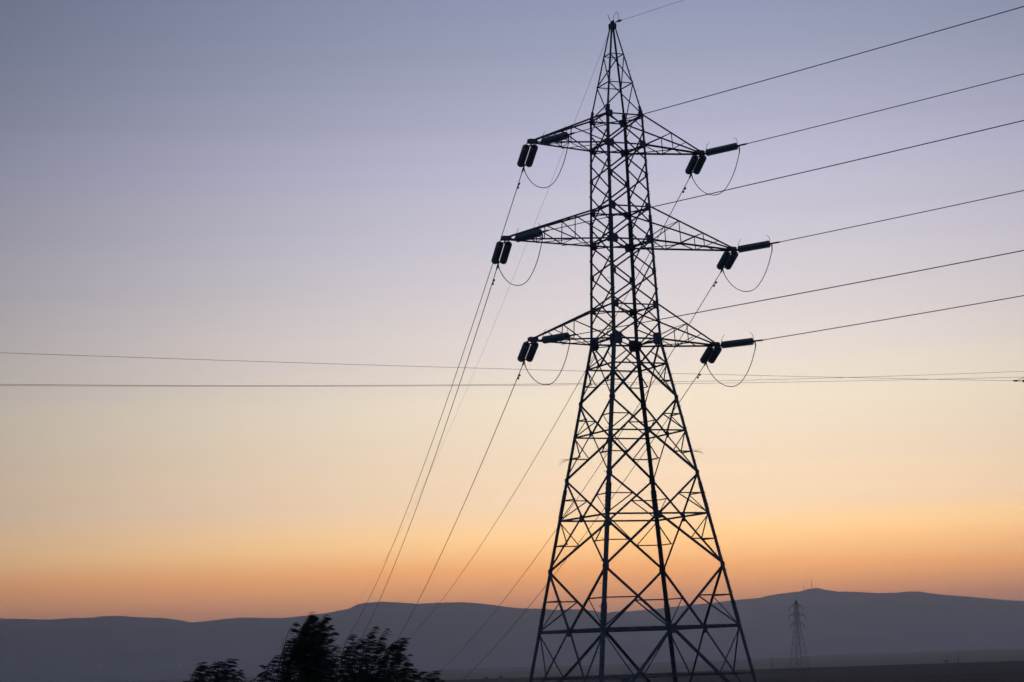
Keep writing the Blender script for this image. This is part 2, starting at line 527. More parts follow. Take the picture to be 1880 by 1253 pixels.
# lower body: diamonds whose points meet the legs at n3, n2, n1 and the middles of the belts b3..b0
def mid(ca, cb, z): return 0.5 * (corner(*ca, z) + corner(*cb, z))
HALF = [('a3b', 'b3', False), ('n3', 'b3', True), ('n3', 'b2', True), ('n2', 'b2', True), ('n2', 'b1', True), ('n1', 'b1', True), ('n1', 'b0', True), ('foot', 'b0', True)]
for ln, lb, red in HALF:                          # ln: level of the node on the legs, lb: level of the belt
    zn, zb = LZ[ln], LZ[lb]
    for ca, cb, n, kind in FACES:
        w = .082 if kind == 'wide' else .064
        if lb == 'b0': w += .02
        if kind == 'side' and (ln, lb) == ('n1', 'b1'): w = .098
        if kind == 'side' and ln == 'foot': w = .1
        if ln == 'a3b': w = .068
        M = mid(ca, cb, zb)
        for i, c_ in enumerate((ca, cb)):
            N = corner(*c_, zn)
            tm('diagonal_brace', N, M, w, n, off=(.012 if i else -.028))
            D = N.lerp(M, .5)
            zd = zn + .5 * (zb - zn)
            wr = .043 if lb != 'b0' else .05
            if red:
                tm('redundant_strut', corner(*c_, zd), D, wr, n, off=-.05)
            tm('redundant_diagonal', corner(*c_, zb), D, wr * .95, n, off=-.08)
        if ln == 'foot':
            tm('horizontal_brace', mid(ca, cb, zb).lerp(corner(*ca, zn), .5), mid(ca, cb, zb).lerp(corner(*cb, zn), .5), .055, n, off=-.05)
# gusset plates
def gusset(c, ex, n, hw, hh):
    ex = V(ex)
    s_ = Soup()
    s_.add(*plate_geo(V(c) + V(n) * (0.016 + jitter()), ex, V(n).cross(ex), n, hw, hh, .012))
    s_.build('gusset_plate', M_STEEL, tower)
for lvl, hw, hh in (('a1t', .15, .16), ('a1b', .17, .18), ('a2t', .16, .17), ('a2b', .2, .22), ('a3t', .17, .18), ('a3b', .24, .3), ('a1m', .1, .11), ('a2m', .12, .13),
                    ('n3', .1, .12), ('n2', .1, .13), ('n1', .11, .14)):
    for ca, cb, n, kind in FACES:
        for c_ in (ca, cb):
            if kind == 'side' and lvl in ('a1m', 'a2m', 'a1t', 'a2t', 'a3t'): continue
            k = 1.0 if kind == 'wide' else .75
            inw = V((-c_[0], 0, 0)) if kind == 'wide' else V((0, -c_[1], 0))
            gusset(corner(*c_, LZ[lvl]) + inw * hw * .82 * k, inw, n, hw * k * .72, hh * k * .78)
for lvl, hw, hh in (('b3', .08, .1), ('b2', .1, .12), ('b1', .13, .15), ('b0', .16, .18)):
    for ca, cb, n, kind in FACES:
        e_ = V((1, 0, 0)) if kind == 'wide' else V((0, 1, 0))
        gusset(mid(ca, cb, LZ[lvl]) + EZ * (-.04 if lvl in ('b1', 'b0') else 0), e_, n, hw, hh)
# crossarms
def crossarm(i, s):
    al, tz = ARM[i]
    zt, zb = LZ['a%dt' % i], LZ['a%db' % i]
    tip = T(s * al, 0, tz)
    plates = Soup()
    for sv in (-1, 1):
        plates.add(*plate_geo(tip + V((-s * .1, sv * .055, .02)), V((1, 0, 0)), EZ, V((0, 1, 0)), .2, .09, .016, .3))
    plates.add(*box_geo(tip + V((-s * .02, 0, -.05)), V((1, 0, 0)), V((0, 1, 0)), EZ, .3, .2, .03))
    arm = plates.build('crossarm', M_STEEL, tower)
    top, bot = {}, {}
    for sv in (-1, 1):
        rt_, rb_ = corner(s, sv, zt), corner(s, sv, zb)
        tt, tb = tip + V((-s * .12, sv * .06, .06)), tip + V((-s * .06, sv * .05, -.02))
        top[sv], bot[sv] = (rt_, tt), (rb_, tb)
        member('chord', rt_, tt, .066, V((0, sv, 0)), parent=arm, off=.01)
        member('chord', rb_, tb, .078, EZ, parent=arm, off=.01)
    st = [.34, .635] if i == 2 else [.49]
    ext = [.83] if i == 2 else [.75]
    P = lambda d, sv, t: d[sv][0].lerp(d[sv][1], t)
    prev = 0.0
    for j, t in enumerate(st):
        for sv in (-1, 1):
            n = V((0, sv, 0))
            member('arm_brace', P(top, sv, t), P(bot, sv, t), 0.037, n, parent=arm)
            member('arm_brace', P(bot, sv, prev), P(top, sv, t), 0.037, n, parent=arm)
        member('arm_brace', P(bot, -1, t), P(bot, 1, t), 0.033, EZ, parent=arm)
        member('arm_brace', P(top, -1, t), P(top, 1, t), 0.030, EZ, parent=arm)
        sgn = 1 if j % 2 else -1
        member('arm_brace', P(bot, -sgn, prev), P(bot, sgn, t), 0.037, EZ, parent=arm, off=-.03)
        if prev == 0: member('arm_brace', P(bot, sgn, prev), P(bot, -sgn, t), 0.033, EZ, parent=arm, off=-.06)
        prev = t
    for t in ext:
        for sv in (-1, 1):
            member('arm_brace', P(bot, sv, prev), P(top, sv, t), 0.030, V((0, sv, 0)), parent=arm)
        member('arm_brace', P(bot, -1, prev), P(bot, 1, t), 0.030, EZ, parent=arm)
    return arm
for i in (1, 2, 3):
    for s_ in (-1, 1): crossarm(i, s_)
# peak cap with the earth-wire clamps' bracket
pc = Soup()
pc.add(*box_geo(T(0, 0, ZAP - .04), V((1, 0, 0)), V((0, 1, 0)), EZ, .24, .24, .2))
pc.add(*plate_geo(T(0, 0, ZAP + .1), V((0, 1, 0)), EZ, V((1, 0, 0)), .16, .09, .016))
pc.build('peak_cap', M_STEEL, tower)
# climbing steps on two legs
bolt_me = None
for su, sv in ((-1, -1), (1, -1)):
    z = ZF + 1.9
    k = 0
    while z < ZAP - 1.2:
        d = V((su, 0, 0)) if su < 0 else V((0, -1, 0))
        if k % 2 and su < 0: d = V((0, -1, 0))
        p = corner(su, sv, z)
        if bolt_me is None:
            vs, fs = tube_verts([V((0, 0, 0)), V((.15, 0, 0)), V((.155, 0, .03))], [.009, .009, .009], 5)
            bolt_me = bpy.data.meshes.new('step_bolt')
            bolt_me.from_pydata([tuple(v) for v in vs], [], fs)
        inw = V((0, .05 * -sv, 0)) if abs(d.x) > .5 else V((.05 * -su, 0, 0))
        o = link_data('step_bolt', bolt_me, M_STEEL, tower)
        o.location = p + inw
        o.rotation_euler = (0, 0, math.atan2(d.y, d.x))
        z += .42
        k += 1
# anti-climbing barbs strung along the struts just below the b2 belt, fanning out at the legs
zg_ = 0.5 * (LZ['n2'] + LZ['b2'])
for ca, cb, n, kind in FACES:
    for c_, o_ in ((ca, cb), (cb, ca)):
        a = corner(*c_, zg_)
        D = corner(*c_, LZ['n2']).lerp(mid(ca, cb, LZ['b2']), .5)
        s_ = Soup()
        L = (D - a).length
        for k in range(26):
            p = a.lerp(D, (k + .5) / 26)
            dr = V((random.gauss(0, 1), random.gauss(0, 1), random.gauss(0, .9))).normalized()
            s_.add(*tube_verts([p - dr * .055, p + dr * .055], .004, 3))
        s_.build('barbed_strand', M_DARKSTEEL, tower)
for su in (-1, 1):
    for sv in (-1, 1):
        a = corner(su, sv, zg_)
        s_ = Soup()
        for k in range(7):
            dr = (V((su, sv * .35, 0)) if k % 2 else V((su * .35, sv, 0))) + V((random.gauss(0, .18), random.gauss(0, .18), random.gauss(-.12, .2)))
            dr.normalize()
            ln = random.uniform(.3, .62)
            s_.add(*tube_verts([a, a + dr * ln * .6, a + dr * ln + V((0, 0, -.06))], [.006, .0045, .002], 4))
        s_.build('climbing_guard', M_DARKSTEEL, tower)
# number plate hung on the strut under the heavy belt, near face
zd = .5 * (LZ['foot'] + LZ['b0'])
pl = Soup()
ca = corner(-1, -1, zd)
pp = V((ca.x + 1.0, ca.y - .03, ca.z - .06))
pl.add(*plate_geo(pp, V((1, 0, 0)), EZ, V((0, 1, 0)), .18, .085, .01, .12))
pl.add(*plate_geo(pp + V((0, 0.004, -.12)), V((1, 0, 0)), EZ, V((0, 1, 0)), .055, .04, .01, .2))
pl.build('number_plate', M_SIGN, tower)

# ------------------------------------------------------------------ conductors, strings, jumpers
def W(u, v, z): return BASE + EU * u + EV * v + EZ * z
AZL = {'A1L': (1.70835, -.19727, .00048, .18), 'A2L': (1.70779, -.20301, .00055, .27), 'A3L': (1.70823, -.19042, .0005, .2),
       'A1R': (1.70756, -.17412, .00036, .04), 'A2R': (1.70843, -.18726, .0004, .04), 'A3R': (1.70868, -.17915, .00037, .06)}
AZR = rad(-50.0)
SLR = {'A1L': (-.0243, .13), 'A2L': (-.0266, .05), 'A3L': (-.0162, .11), 'A1R': (-.0223, .0725), 'A2R': (-.0148, .0816), 'A3R': (-.0117, .1143)}
SPAN_T = 300.0
T2BASE = BASE + V((math.cos(1.7080), math.sin(1.7080), 0)) * SPAN_T
T2YAW = 1.7080 - math.pi / 2
DZ2 = -18.3
def disc_mesh():
    prof = [(.0, .04), (.012, .046), (.05, .046), (.056, .06), (.066, .115), (.08, .146), (.089, .148), (.092, .138), (.08, .105), (.09, .085), (.078, .06), (.095, .03), (.142, .018)]
    n = 16
    vs, fs = [], []
    for x, r in prof:
        for k in range(n):
            a = 2 * math.pi * k / n
            vs.append((x, r * math.cos(a), r * math.sin(a)))
    for i in range(len(prof) - 1):
        for k in range(n):
            fs.append((i * n + k, i * n + (k + 1) % n, (i + 1) * n + (k + 1) % n, (i + 1) * n + k))
    fs.append(tuple(range(n - 1, -1, -1)))
    fs.append(tuple((len(prof) - 1) * n + k for k in range(n)))
    me = bpy.data.meshes.new('insulator_disc')
    me.from_pydata(vs, [], fs)
    for p in me.polygons: p.use_smooth = True
    me.materials.append(M_GLASS); me.materials.append(M_CAP)
    for p in me.polygons:
        if max(vs[i][0] for i in p.vertices) <= .054 or max(math.hypot(vs[i][1], vs[i][2]) for i in p.vertices) < .061: p.material_index = 1
    return me
DISC = disc_mesh()
NDISC, PITCHD = 12, .142
def insulator_set(start, d, link, label, group, single=False, nd=11):
    """two parallel strings from 'start' along unit vector d; x of the local frame runs along d. Returns the clamp end"""
    d = d.normalized()
    sx = d
    sy = EZ.cross(sx).normalized()
    sz = sx.cross(sy)
    root = empty('insulator_string', start)
    root.rotation_euler = Matrix((sx, sy, sz)).transposed().to_euler()
    tag(root, label, 'insulator', group)
    X, Y, Z = V((1, 0, 0)), V((0, 1, 0)), EZ
    sp = 0.0 if single else .165
    tube('shackle', [V((0, 0, 0)), V((link + (.1 if single else 0), 0, 0))], .024, M_DARKSTEEL, root, 6)
    def yoke(x, flip):
        s_ = Soup()
        ys = [(-sp - .04, .05), (sp + .04, .05), (.05, -.05), (-.05, -.05)]
        if flip: ys = [(-sp - .04, -.05), (-.05, .05), (.05, .05), (sp + .04, -.05)]
        vs = [V((x + b, a, h)) for h in (-.009, .009) for a, b in ys]
        s_.add(vs, [(3, 2, 1, 0), (4, 5, 6, 7)] + [(i, (i + 1) % 4, 4 + (i + 1) % 4, 4 + i) for i in range(4)])
        s_.build('yoke_plate', M_DARKSTEEL, root)
    if not single: yoke(link + .03, False)
    x0 = link + .09
    for sgn in ((0,) if single else (-1, 1)):
        for k in range(nd):
            o = link_data('insulator_disc', DISC, None, root)
            o.location = (x0 + k * PITCHD, sgn * sp, 0)
            o.rotation_euler = (random.uniform(0, .4), 0, 0)
    x1 = x0 + nd * PITCHD
    if not single: yoke(x1 + .05, True)
    if True:
        for xs, dr in ((x0, 1), (x1 + .02, -1)):
            pts = [V((xs, 0, .02)), V((xs - .02 * dr, 0, .16)), V((xs + .0 * dr, 0, .24)), V((xs + .06 * dr, 0, .32)), V((xs + .16 * dr, 0, .36 if dr < 0 else .4))]
            tube('arcing_horn', pts, [.011, .011, .01, .009, .008], M_DARKSTEEL, root, 5)
    xe = x1 + (.0 if single else .1)
    tube('tension_clamp', [V((xe - .03, 0, 0)), V((xe + .08, 0, 0)), V((xe + .16, 0, 0)), V((xe + .5, 0, 0)), V((xe + .62, 0, 0))], [.028, .03, .036, .034, .02], M_DARKSTEEL, root, 7)
    mtx = Matrix((sx, sy, sz)).transposed()
    ap = lambda x: V(start) + mtx @ V((x, 0, 0))
    return ap(xe + .12), ap(xe + .5)
def catmull(pts, n=10):
    out = []
    for i in range(len(pts) - 1):
        p0, p1, p2, p3 = pts[max(0, i - 1)], pts[i], pts[i + 1], pts[min(len(pts) - 1, i + 2)]
        for k in range(n):
            t = k / n
            out.append(0.5 * ((2 * p1) + (p2 - p0) * t + (2 * p0 - 5 * p1 + 4 * p2 - p3) * t * t + (3 * p1 - p0 - 3 * p2 + p3) * t ** 3))
    out.append(pts[-1])
    return out
ROWN = {1: 'top', 2: 'middle', 3: 'bottom'}
SIDE = {'L': 'left', 'R': 'right'}
def damper(parent, p, d):
    """vibration damper clipped under a conductor: messenger cable with two weights"""
    d = d.normalized()
    c = tube('vibration_damper', [p + V((0, 0, .02)), p + V((0, 0, -.1))], .016, M_DARKSTEEL, parent, 5)
    s_ = Soup()
    s_.add(*tube_verts([p + V((0, 0, -.1)) - d * .2, p + V((0, 0, -.1)) + d * .2], .008, 4))
    s_.build('messenger_cable', M_DARKSTEEL, c)
    for g in (-1, 1):
        q0 = p + V((0, 0, -.1)) + d * (.12 * g)
        tube('weight', [q0, q0 + d * (.03 * g), q0 + d * (.12 * g), q0 + d * (.15 * g)], [.02, .038, .04, .025], M_DARKSTEEL, c, 7)
for i in (1, 2, 3):
    for sd_ in 'LR':
        key = 'A%d%s' % (i, sd_)
        al, tz = ARM[i]
        s = -1 if sd_ == 'L' else 1
        tipw = W(s * al, 0, tz)
        where = '%s tip of the %s crossarm' % (SIDE[sd_], ROWN[i])
        # line running away to the left
        az, sl, k, hang = AZL[key]
        dh = V((math.cos(az), math.sin(az), 0))
        P0 = tipw - EZ * hang
        curveL = lambda t: P0 + dh * t + EZ * (sl * t + k * t * t)
        st = tipw + V((0, 0, -.06)) - EU * (s * .06)
        aim = (curveL(2.6) - st)
        jl, wl_ = insulator_set(st, aim, .19, 'short paired insulator strings, valley side, at the ' + where, 'strings of the line going away')
        tL = (wl_ - P0).dot(dh)
        end2 = T2BASE + V((math.cos(T2YAW), math.sin(T2YAW), 0)) * (s * al) + EZ * (tz + DZ2 - .1)
        corr0 = wl_ - curveL(tL)
        corr1 = end2 - curveL(SPAN_T)
        pts = []
        N = 90
        for j in range(N + 1):
            t = tL + (SPAN_T - tL) * (j / N) ** 1.5
            f = (t - tL) / (SPAN_T - tL)
            pts.append(curveL(t) + corr0 * (1 - min(1, (t - tL) / 12.0)) ** 2 + corr1 * f ** 9)
        c = tube('conductor_cable', pts, .0155, M_CABLE, None, 6)
        tag(c, 'cable from the %s down into the left valley' % where, 'power cable', 'cables going away')
        dp = tL + (1.15 if True else 0)
        damper(c, curveL(dp), curveL(dp + 1) - curveL(dp))
        # line coming towards the camera on the right
        sr, hr = SLR[key]
        dr = V((math.cos(AZR), math.sin(AZR), 0))
        R0 = tipw - EZ * hr
        curveR = lambda t: R0 + dr * t + EZ * (sr * t + .0003 * t * t)
        st = tipw + V((0, 0, -.02)) + EU * (.04 if s > 0 else .42)
        aim = curveR(2.7) - st
        jr, wr_ = insulator_set(st, aim, .12, 'long insulator string pulling right from the ' + where, 'strings of the line coming closer', True, NDISC)
        tR = (wr_ - R0).dot(dr)
        corr0 = wr_ - curveR(tR)
        pts = []
        for j in range(61):
            t = tR + (230 - tR) * (j / 60) ** 1.3
            pts.append(curveR(t) + corr0 * (1 - min(1, (t - tR) / 12.0)) ** 2)
        c = tube('conductor_cable', pts, .0155, M_CABLE, None, 6)
        tag(c, 'cable from the %s rising to the right edge' % where, 'power cable', 'cables coming closer')
        # jumper loop under the arm
        drop = {1: 1.07, 2: 1.07, 3: 1.04}[i]
        a0, a1 = jl, jr
        ctrl = [a0.lerp(a1, f_) + V((0, 0, -h_ * drop)) for f_, h_ in ((0, 0), (.03, .25), (.12, .62), (.25, .98), (.41, 1.25), (.55, 1.36), (.67, 1.33), (.8, 1.12), (.91, .78), (.985, .4), (1.012, .2), (1.0, 0))]
        jp = catmull(ctrl, 5)
        rr = [.0155] * len(jp)
        for j in range(9): rr[-1 - j] = .03 - .0016 * j
        for j in range(5): rr[j] = .022
        c = tube('jumper_cable', jp, rr, M_CABLE, None, 6)
        tag(c, 'slack jumper loop hanging below the ' + where, 'jumper cable', 'jumper loops')
# earth wires from the peak
P0 = W(0, 0, ZAP + .08)
az = 1.70764
dh = V((math.cos(az), math.sin(az), 0))
end2 = T2BASE + EZ * (ZAP + DZ2 + .05)
pts = []
for j in range(91):
    t = SPAN_T * (j / 90) ** 1.5
    p = P0 + dh * t + EZ * (-.16563 * t + .00035 * t * t)
    pts.append(p + (end2 - (P0 + dh * SPAN_T + EZ * (-.16563 * SPAN_T + .00035 * SPAN_T ** 2))) * (t / SPAN_T) ** 9)
ew = tube('earth_wire', pts, .0055, M_CABLE, None, 5)
tag(ew, 'very thin earth wire from the tower peak down into the valley on the left', 'earth wire')
lp = catmull([P0 + V((-.06, 0, .0)), P0 + V((-.12, .02, .28)), P0 + V((-.16, .02, .36)), P0 + V((-.12, 0, .2)), P0 + V((-.02, 0, .02))], 6)
tube('bonding_loop', lp, .007, M_CABLE, ew, 4)
dr = V((math.cos(AZR), math.sin(AZR), 0))
pts = [P0 + dr * t + EZ * (-.0213 * t + .0003 * t * t) for t in [230 * (j / 60) ** 1.3 for j in range(61)]]
ew = tube('earth_wire', pts, .0065, M_CABLE, None, 5)
tag(ew, 'thin earth wire from the tower peak up to the top edge on the right', 'earth wire')
lp = catmull([P0 + dr * .05, P0 + dr * .08 + V((0, 0, .22)), P0 + dr * .22 + V((0, 0, .38)), P0 + dr * .34 + V((0, 0, .34)), P0 + dr * .36 + V((0, 0, .12)), P0 + dr * .33], 7)
tube('bonding_loop', lp, .009, M_CABLE, ew, 5)
q0 = P0 + dr * .3
tube('tension_clamp', [P0, P0 + dr * .2, q0, q0 + dr * .06, q0 + dr * .2, q0 + dr * .24], [.016, .016, .03, .045, .045, .02], M_DARKSTEEL, ew, 7)

# ------------------------------------------------------------------ distant towers of the same and another line
def far_tower(name, base, yaw, H, arms, w0, label, strings=False, k=1.0):
    """arms: list of (height, half span); w0 width at the foot"""
    root = empty(name, base)
    root.rotation_euler = (0, 0, yaw)
    tag(root, label, 'transmission tower')
    za = arms[-1][0]                                  # lowest arm = waist
    def hw(z):
        if z < za: return .5 * (w0 + (w0 * .27 - w0) * z / za)
        zt = arms[0][0] + 1.2
        if z < zt: return .5 * (w0 * .27 + (w0 * .19 - w0 * .27) * (z - za) / (zt - za))
        return max(.04, .5 * w0 * .19 * (H - z) / (H - zt))
    c = lambda a, b, z: V((a * hw(z), b * hw(z), z))
    zs = [0.0]
    while zs[-1] < za - 1.0:
        zs.append(zs[-1] + max(1.2, hw(zs[-1]) * 1.5))
    zs[-1] = za
    while zs[-1] < arms[0][0] + 1.2: zs.append(zs[-1] + 1.9)
    zs.append(H - 1.6); zs.append(H)
    for a in (-1, 1):
        for b in (-1, 1):
            s_ = Soup()
            for z0, z1 in zip(zs, zs[1:]):
                s_.add(*angle_geo(c(a, b, z0), c(a, b, z1), .17 * k, EZ, side=(V((-a, 0, 0)), V((0, -b, 0)))))
            s_.build('leg', M_STEEL, root)
    for (a0, b0), (a1, b1), n in (((-1, -1), (1, -1), V((0, -1, 0))), ((-1, 1), (1, 1), V((0, 1, 0))), ((-1, -1), (-1, 1), V((-1, 0, 0))), ((1, -1), (1, 1), V((1, 0, 0)))):
        s_ = Soup()
        for z0, z1 in zip(zs[:-1], zs[1:-1]):
            s_.add(*angle_geo(c(a0, b0, z0), c(a1, b1, z1), .075 * k, n, off=jitter()))
            s_.add(*angle_geo(c(a1, b1, z0), c(a0, b0, z1), .075 * k, n, off=-.03 - jitter()))
            s_.add(*angle_geo(c(a0, b0, z1), c(a1, b1, z1), .08 * k, n, off=-.06))
        s_.build('lattice_bracing', M_STEEL, root)
    for z, L in arms:
        for sg in (-1, 1):
            s_ = Soup()
            tip = V((sg * L, 0, z))
            for b in (-1, 1):
                s_.add(*angle_geo(c(sg, b, z), tip, .13 * k, EZ, off=jitter()))
                s_.add(*angle_geo(c(sg, b, z + 1.25), tip + V((0, 0, .05)), .13 * k, V((0, b, 0))))
                for t in (.35, .65):
                    s_.add(*angle_geo(c(sg, b, z).lerp(tip, t), c(sg, b, z + 1.25).lerp(tip, t), .06 * k, V((0, b, 0))))
            o = s_.build('crossarm', M_STEEL, root)
            if strings:
                prof = []
                for q_ in range(12):
                    prof += [(q_ * .13, .05), (q_ * .13 + .06, .14), (q_ * .13 + .08, .13)]
                tube('insulator', [tip + V((0, 0, -.15 - x)) for x, r in prof], [r for x, r in prof], M_CAP, o, 8)
    return root
g2 = ground_z(T2BASE.x, T2BASE.y)
far_tower('transmission_tower', V((T2BASE.x, T2BASE.y, g2)), T2YAW, ZAP + DZ2 - g2, [(ARM[j][1] + DZ2 - g2, ARM[j][0]) for j in (1, 2, 3)], 7.0,
          'next tower of the same line down in the valley, hidden behind the tall tree')
def at(px, py, dist):
    d = fwd * F_PX + rt * (px - 940.0) + up * (626.5 - py)
    return d * (dist / math.hypot(d.x, d.y))
pr = at(1468.5, 1240, 918)
zr = ground_z(pr.x, pr.y)
top = at(1464, 1101, 918).z
hb = lambda py: at(1467, py, 918).z - zr
far_tower('transmission_tower', V((pr.x, pr.y, zr)), rad(24), top - zr, [(hb(1114.5), 3.2), (hb(1130.5), 3.95), (hb(1147.5), 3.25)], 6.8,
          'small hazy lattice tower on the plain to the right, beneath the mountain top', True, .82)
pl_ = at(520, 1200, 1200)
zl = ground_z(pl_.x, pl_.y)
tl = at(520, 1176.5, 1200).z
far_tower('transmission_tower', V((pl_.x, pl_.y, zl)), rad(8), tl - zl, [(tl - zl - 4.2, 1.9), (tl - zl - 7.6, 2.3), (tl - zl - 11, 2.0)], 5.0,
          'tiny far lattice tower just left of the tall tree', False, 1.3)

# masts on the mountain top and slim poles on the plain
def mast(px, py, h, label, rr=.55):
    th, el = bearing(px, py + 1.0)
    r1 = RANGES['e'][2]
    b = V((r1 * math.sin(rad(th)), r1 * math.cos(rad(th)), range_z('e', th, r1) - 2))
    root = empty('radio_mast', b)
    tag(root, label, 'radio mast', 'radio masts on the mountain top')
    s_ = Soup()
    for k in range(3):
        a = k * 2.094
        s_.add(*tube_verts([V((math.cos(a) * 1.5 * rr, math.sin(a) * 1.5 * rr, 0)), V((math.cos(a) * .5 * rr, math.sin(a) * .5 * rr, h * .8))], .3 * rr, 5))
    z = 0.0
    while z < h * .78:
        for k in range(3):
            a, a2 = k * 2.094, (k + 1) * 2.094
            f0, f1 = 1.5 - z / h * 1.25, 1.5 - (z + 3.5) / h * 1.25
            s_.add(*tube_verts([V((math.cos(a) * f0 * rr, math.sin(a) * f0 * rr, z)), V((math.cos(a2) * f1 * rr, math.sin(a2) * f1 * rr, z + 3.5))], .14 * rr, 4))
        z += 3.5
    s_.build('lattice_shaft', M_DARKSTEEL, root)
    tube('antenna', [V((0, 0, h * .78)), V((0, 0, h))], .28 * rr, M_DARKSTEEL, root, 6)
    for q_ in (.45, .6):
        tube('dish', [V((0, -1.0 * rr, h * q_)), V((0, -1.7 * rr, h * q_)), V((0, -1.8 * rr, h * q_))], [.3, .7 * rr, .75 * rr], M_CONC, root, 10)
mast(1490.5, 1081, 66, 'tallest radio mast on the mountain top', 1.9)
mast(1476.5, 1085, 46, 'lower radio mast left of the tallest mast on the mountain', 2.1)
mast(1497.5, 1080, 15, 'short stubby mast right of the tallest mast on the mountain', 2.2)
for px, top_, d, lab in ((1419, 1207, 1150, 'slender pole on the plain left of the hazy tower'), (1761, 1196, 1180, 'slender pole on the far edge of the dark plain at the right')):
    b = at(px, 1235, d)
    zg2 = ground_z(b.x, b.y)
    h = at(px, top_, d).z - zg2
    root = empty('utility_pole', V((b.x, b.y, zg2)))
    tag(root, lab, 'utility pole', 'poles far out on the plain')
    tube('pole', [V((0, 0, -.3)), V((0, 0, h))], [.15, .09], M_WOOD, root, 7)
    tube('crossbar', [V((-1.1, 0, h - .7)), V((1.1, 0, h - .7))], .06, M_WOOD, root, 5)

# ------------------------------------------------------------------ the thin local line crossing in front
WIRES = [  # (pixel points left to right with the distance there)
    ([(0, 648, 31.0), (600, 668, 33.2), (1100, 682.5, 35.2), (1540, 693.2, 37.0), (1862, 699.5, 38.4)], 'thin local wire sloping down to the fitting at the right edge, highest on the left'),
    ([(0, 705.5, 32.6), (600, 709, 34.6), (1100, 703.5, 36.4), (1540, 693.5, 38.0), (1880, 682.3, 39.4)], 'thin local wire sagging on the left and ending highest on the right edge'),
    ([(0, 708.3, 33.8), (600, 709.5, 35.8), (1100, 706.5, 37.4), (1700, 697.2, 39.4), (1880, 692.5, 40.2)], 'lowest of the three thin local wires across the picture'),
]
ends = []
for k, (pp_, lab) in enumerate(WIRES):
    A, B = at(*pp_[0]), at(*pp_[-1])
    nrm = V((-(B - A).y, (B - A).x, 0))
    P = []
    for px, py, _d in pp_:                # where each sight line meets the vertical plane of the wire
        d_ = at(px, py, 1.0)
        P.append(d_ * (nrm.dot(A) / nrm.dot(d_)))
    # least-squares vertical parabola over the plan line from first to last point
    L = (B.xy - A.xy).length
    ss = [((p.xy - A.xy).dot((B - A).xy) / L) for p in P]
    # fit z = a + b s + c s^2
    import numpy as np
    co = np.polyfit(ss, [p.z for p in P], 2)
    co[0] = max(co[0], .00002)
    b_ = np.polyfit(ss, [p.z - co[0] * s_ * s_ for p, s_ in zip(P, ss)], 1)
    zf = lambda s_: co[0] * s_ * s_ + b_[0] * s_ + b_[1]
    dirp = (B - A).xy.normalized()
    s1 = L if k == 0 else L + .35
    pts = []
    for j in range(81):
        s_ = -32 + (s1 + 32) * j / 80
        pts.append(V((A.x + dirp.x * s_, A.y + dirp.y * s_, zf(s_))))
    c = tube('local_wire', pts, .0028, M_CABLE, None, 5)
    tag(c, lab, 'overhead wire', 'three wires of the local line')
    ends.append((pts[-1], V((dirp.x, dirp.y, 0))))
pole_xy = ends[1][0] + ends[1][1] * 1.5
pg = ground_z(pole_xy.x, pole_xy.y)
pole = empty('utility_pole', V((pole_xy.x, pole_xy.y, pg)))
tag(pole, 'local line pole standing just outside the right edge', 'utility pole')
ptop = ends[1][0].z - pg + .35
tube('pole', [V((0, 0, -.5)), V((0, 0, ptop))], [.16, .1], M_WOOD, pole, 12)
ea = V((-ends[1][1].y, ends[1][1].x, 0))
for kk, (p, d) in enumerate(ends):
    lat = (p - pole_xy).dot(ea)
    a = V((0, 0, p.z - pg))
    b = a + ea * lat
    if abs(lat) > .05:
        tube('crossbar', [a - ea * (.12 if lat > 0 else -.12), b + ea * (.12 if lat > 0 else -.12)], .045, M_STEEL, pole, 6)
    q_ = V((pole_xy.x, pole_xy.y, pg)) + b
    dd = (q_ - p)
    ins = empty('strain_insulator', p)
    tag(ins, ['small strain insulator and clamp at the right edge', 'strain insulator of the highest local wire, beyond the right edge', 'strain insulator of the lowest local wire, beyond the right edge'][kk], 'insulator', 'strain insulators of the local line')
    tube('clamp', [V((-.02, 0, 0)), V((.0, 0, 0)), V((.05, 0, -.003)), V((.06, 0, -.003))], [.008, .014, .016, .008], M_DARKSTEEL, ins, 6)
    u = dd.normalized()
    pr_ = [(.06, .006), (.17, .007), (.18, .022), (.2, .024), (.21, .03), (.225, .04), (.24, .03), (.27, .03), (.285, .04), (.3, .03), (.33, .03), (.345, .04), (.36, .03), (.38, .02), (.42, .01), (dd.length, .01)]
    tube('insulator_body', [u * x for x, r in pr_], [r for x, r in pr_], M_CAP, ins, 8)
    jl_ = catmull([u * .05, u * .12 + V((0, 0, .03)), u * .3 + V((0, 0, .1)), u * .55 + V((0, 0, .16)), u * .9 + V((0, 0, .2))], 5)
    tube('jumper', jl_, .004, M_CABLE, ins, 5)

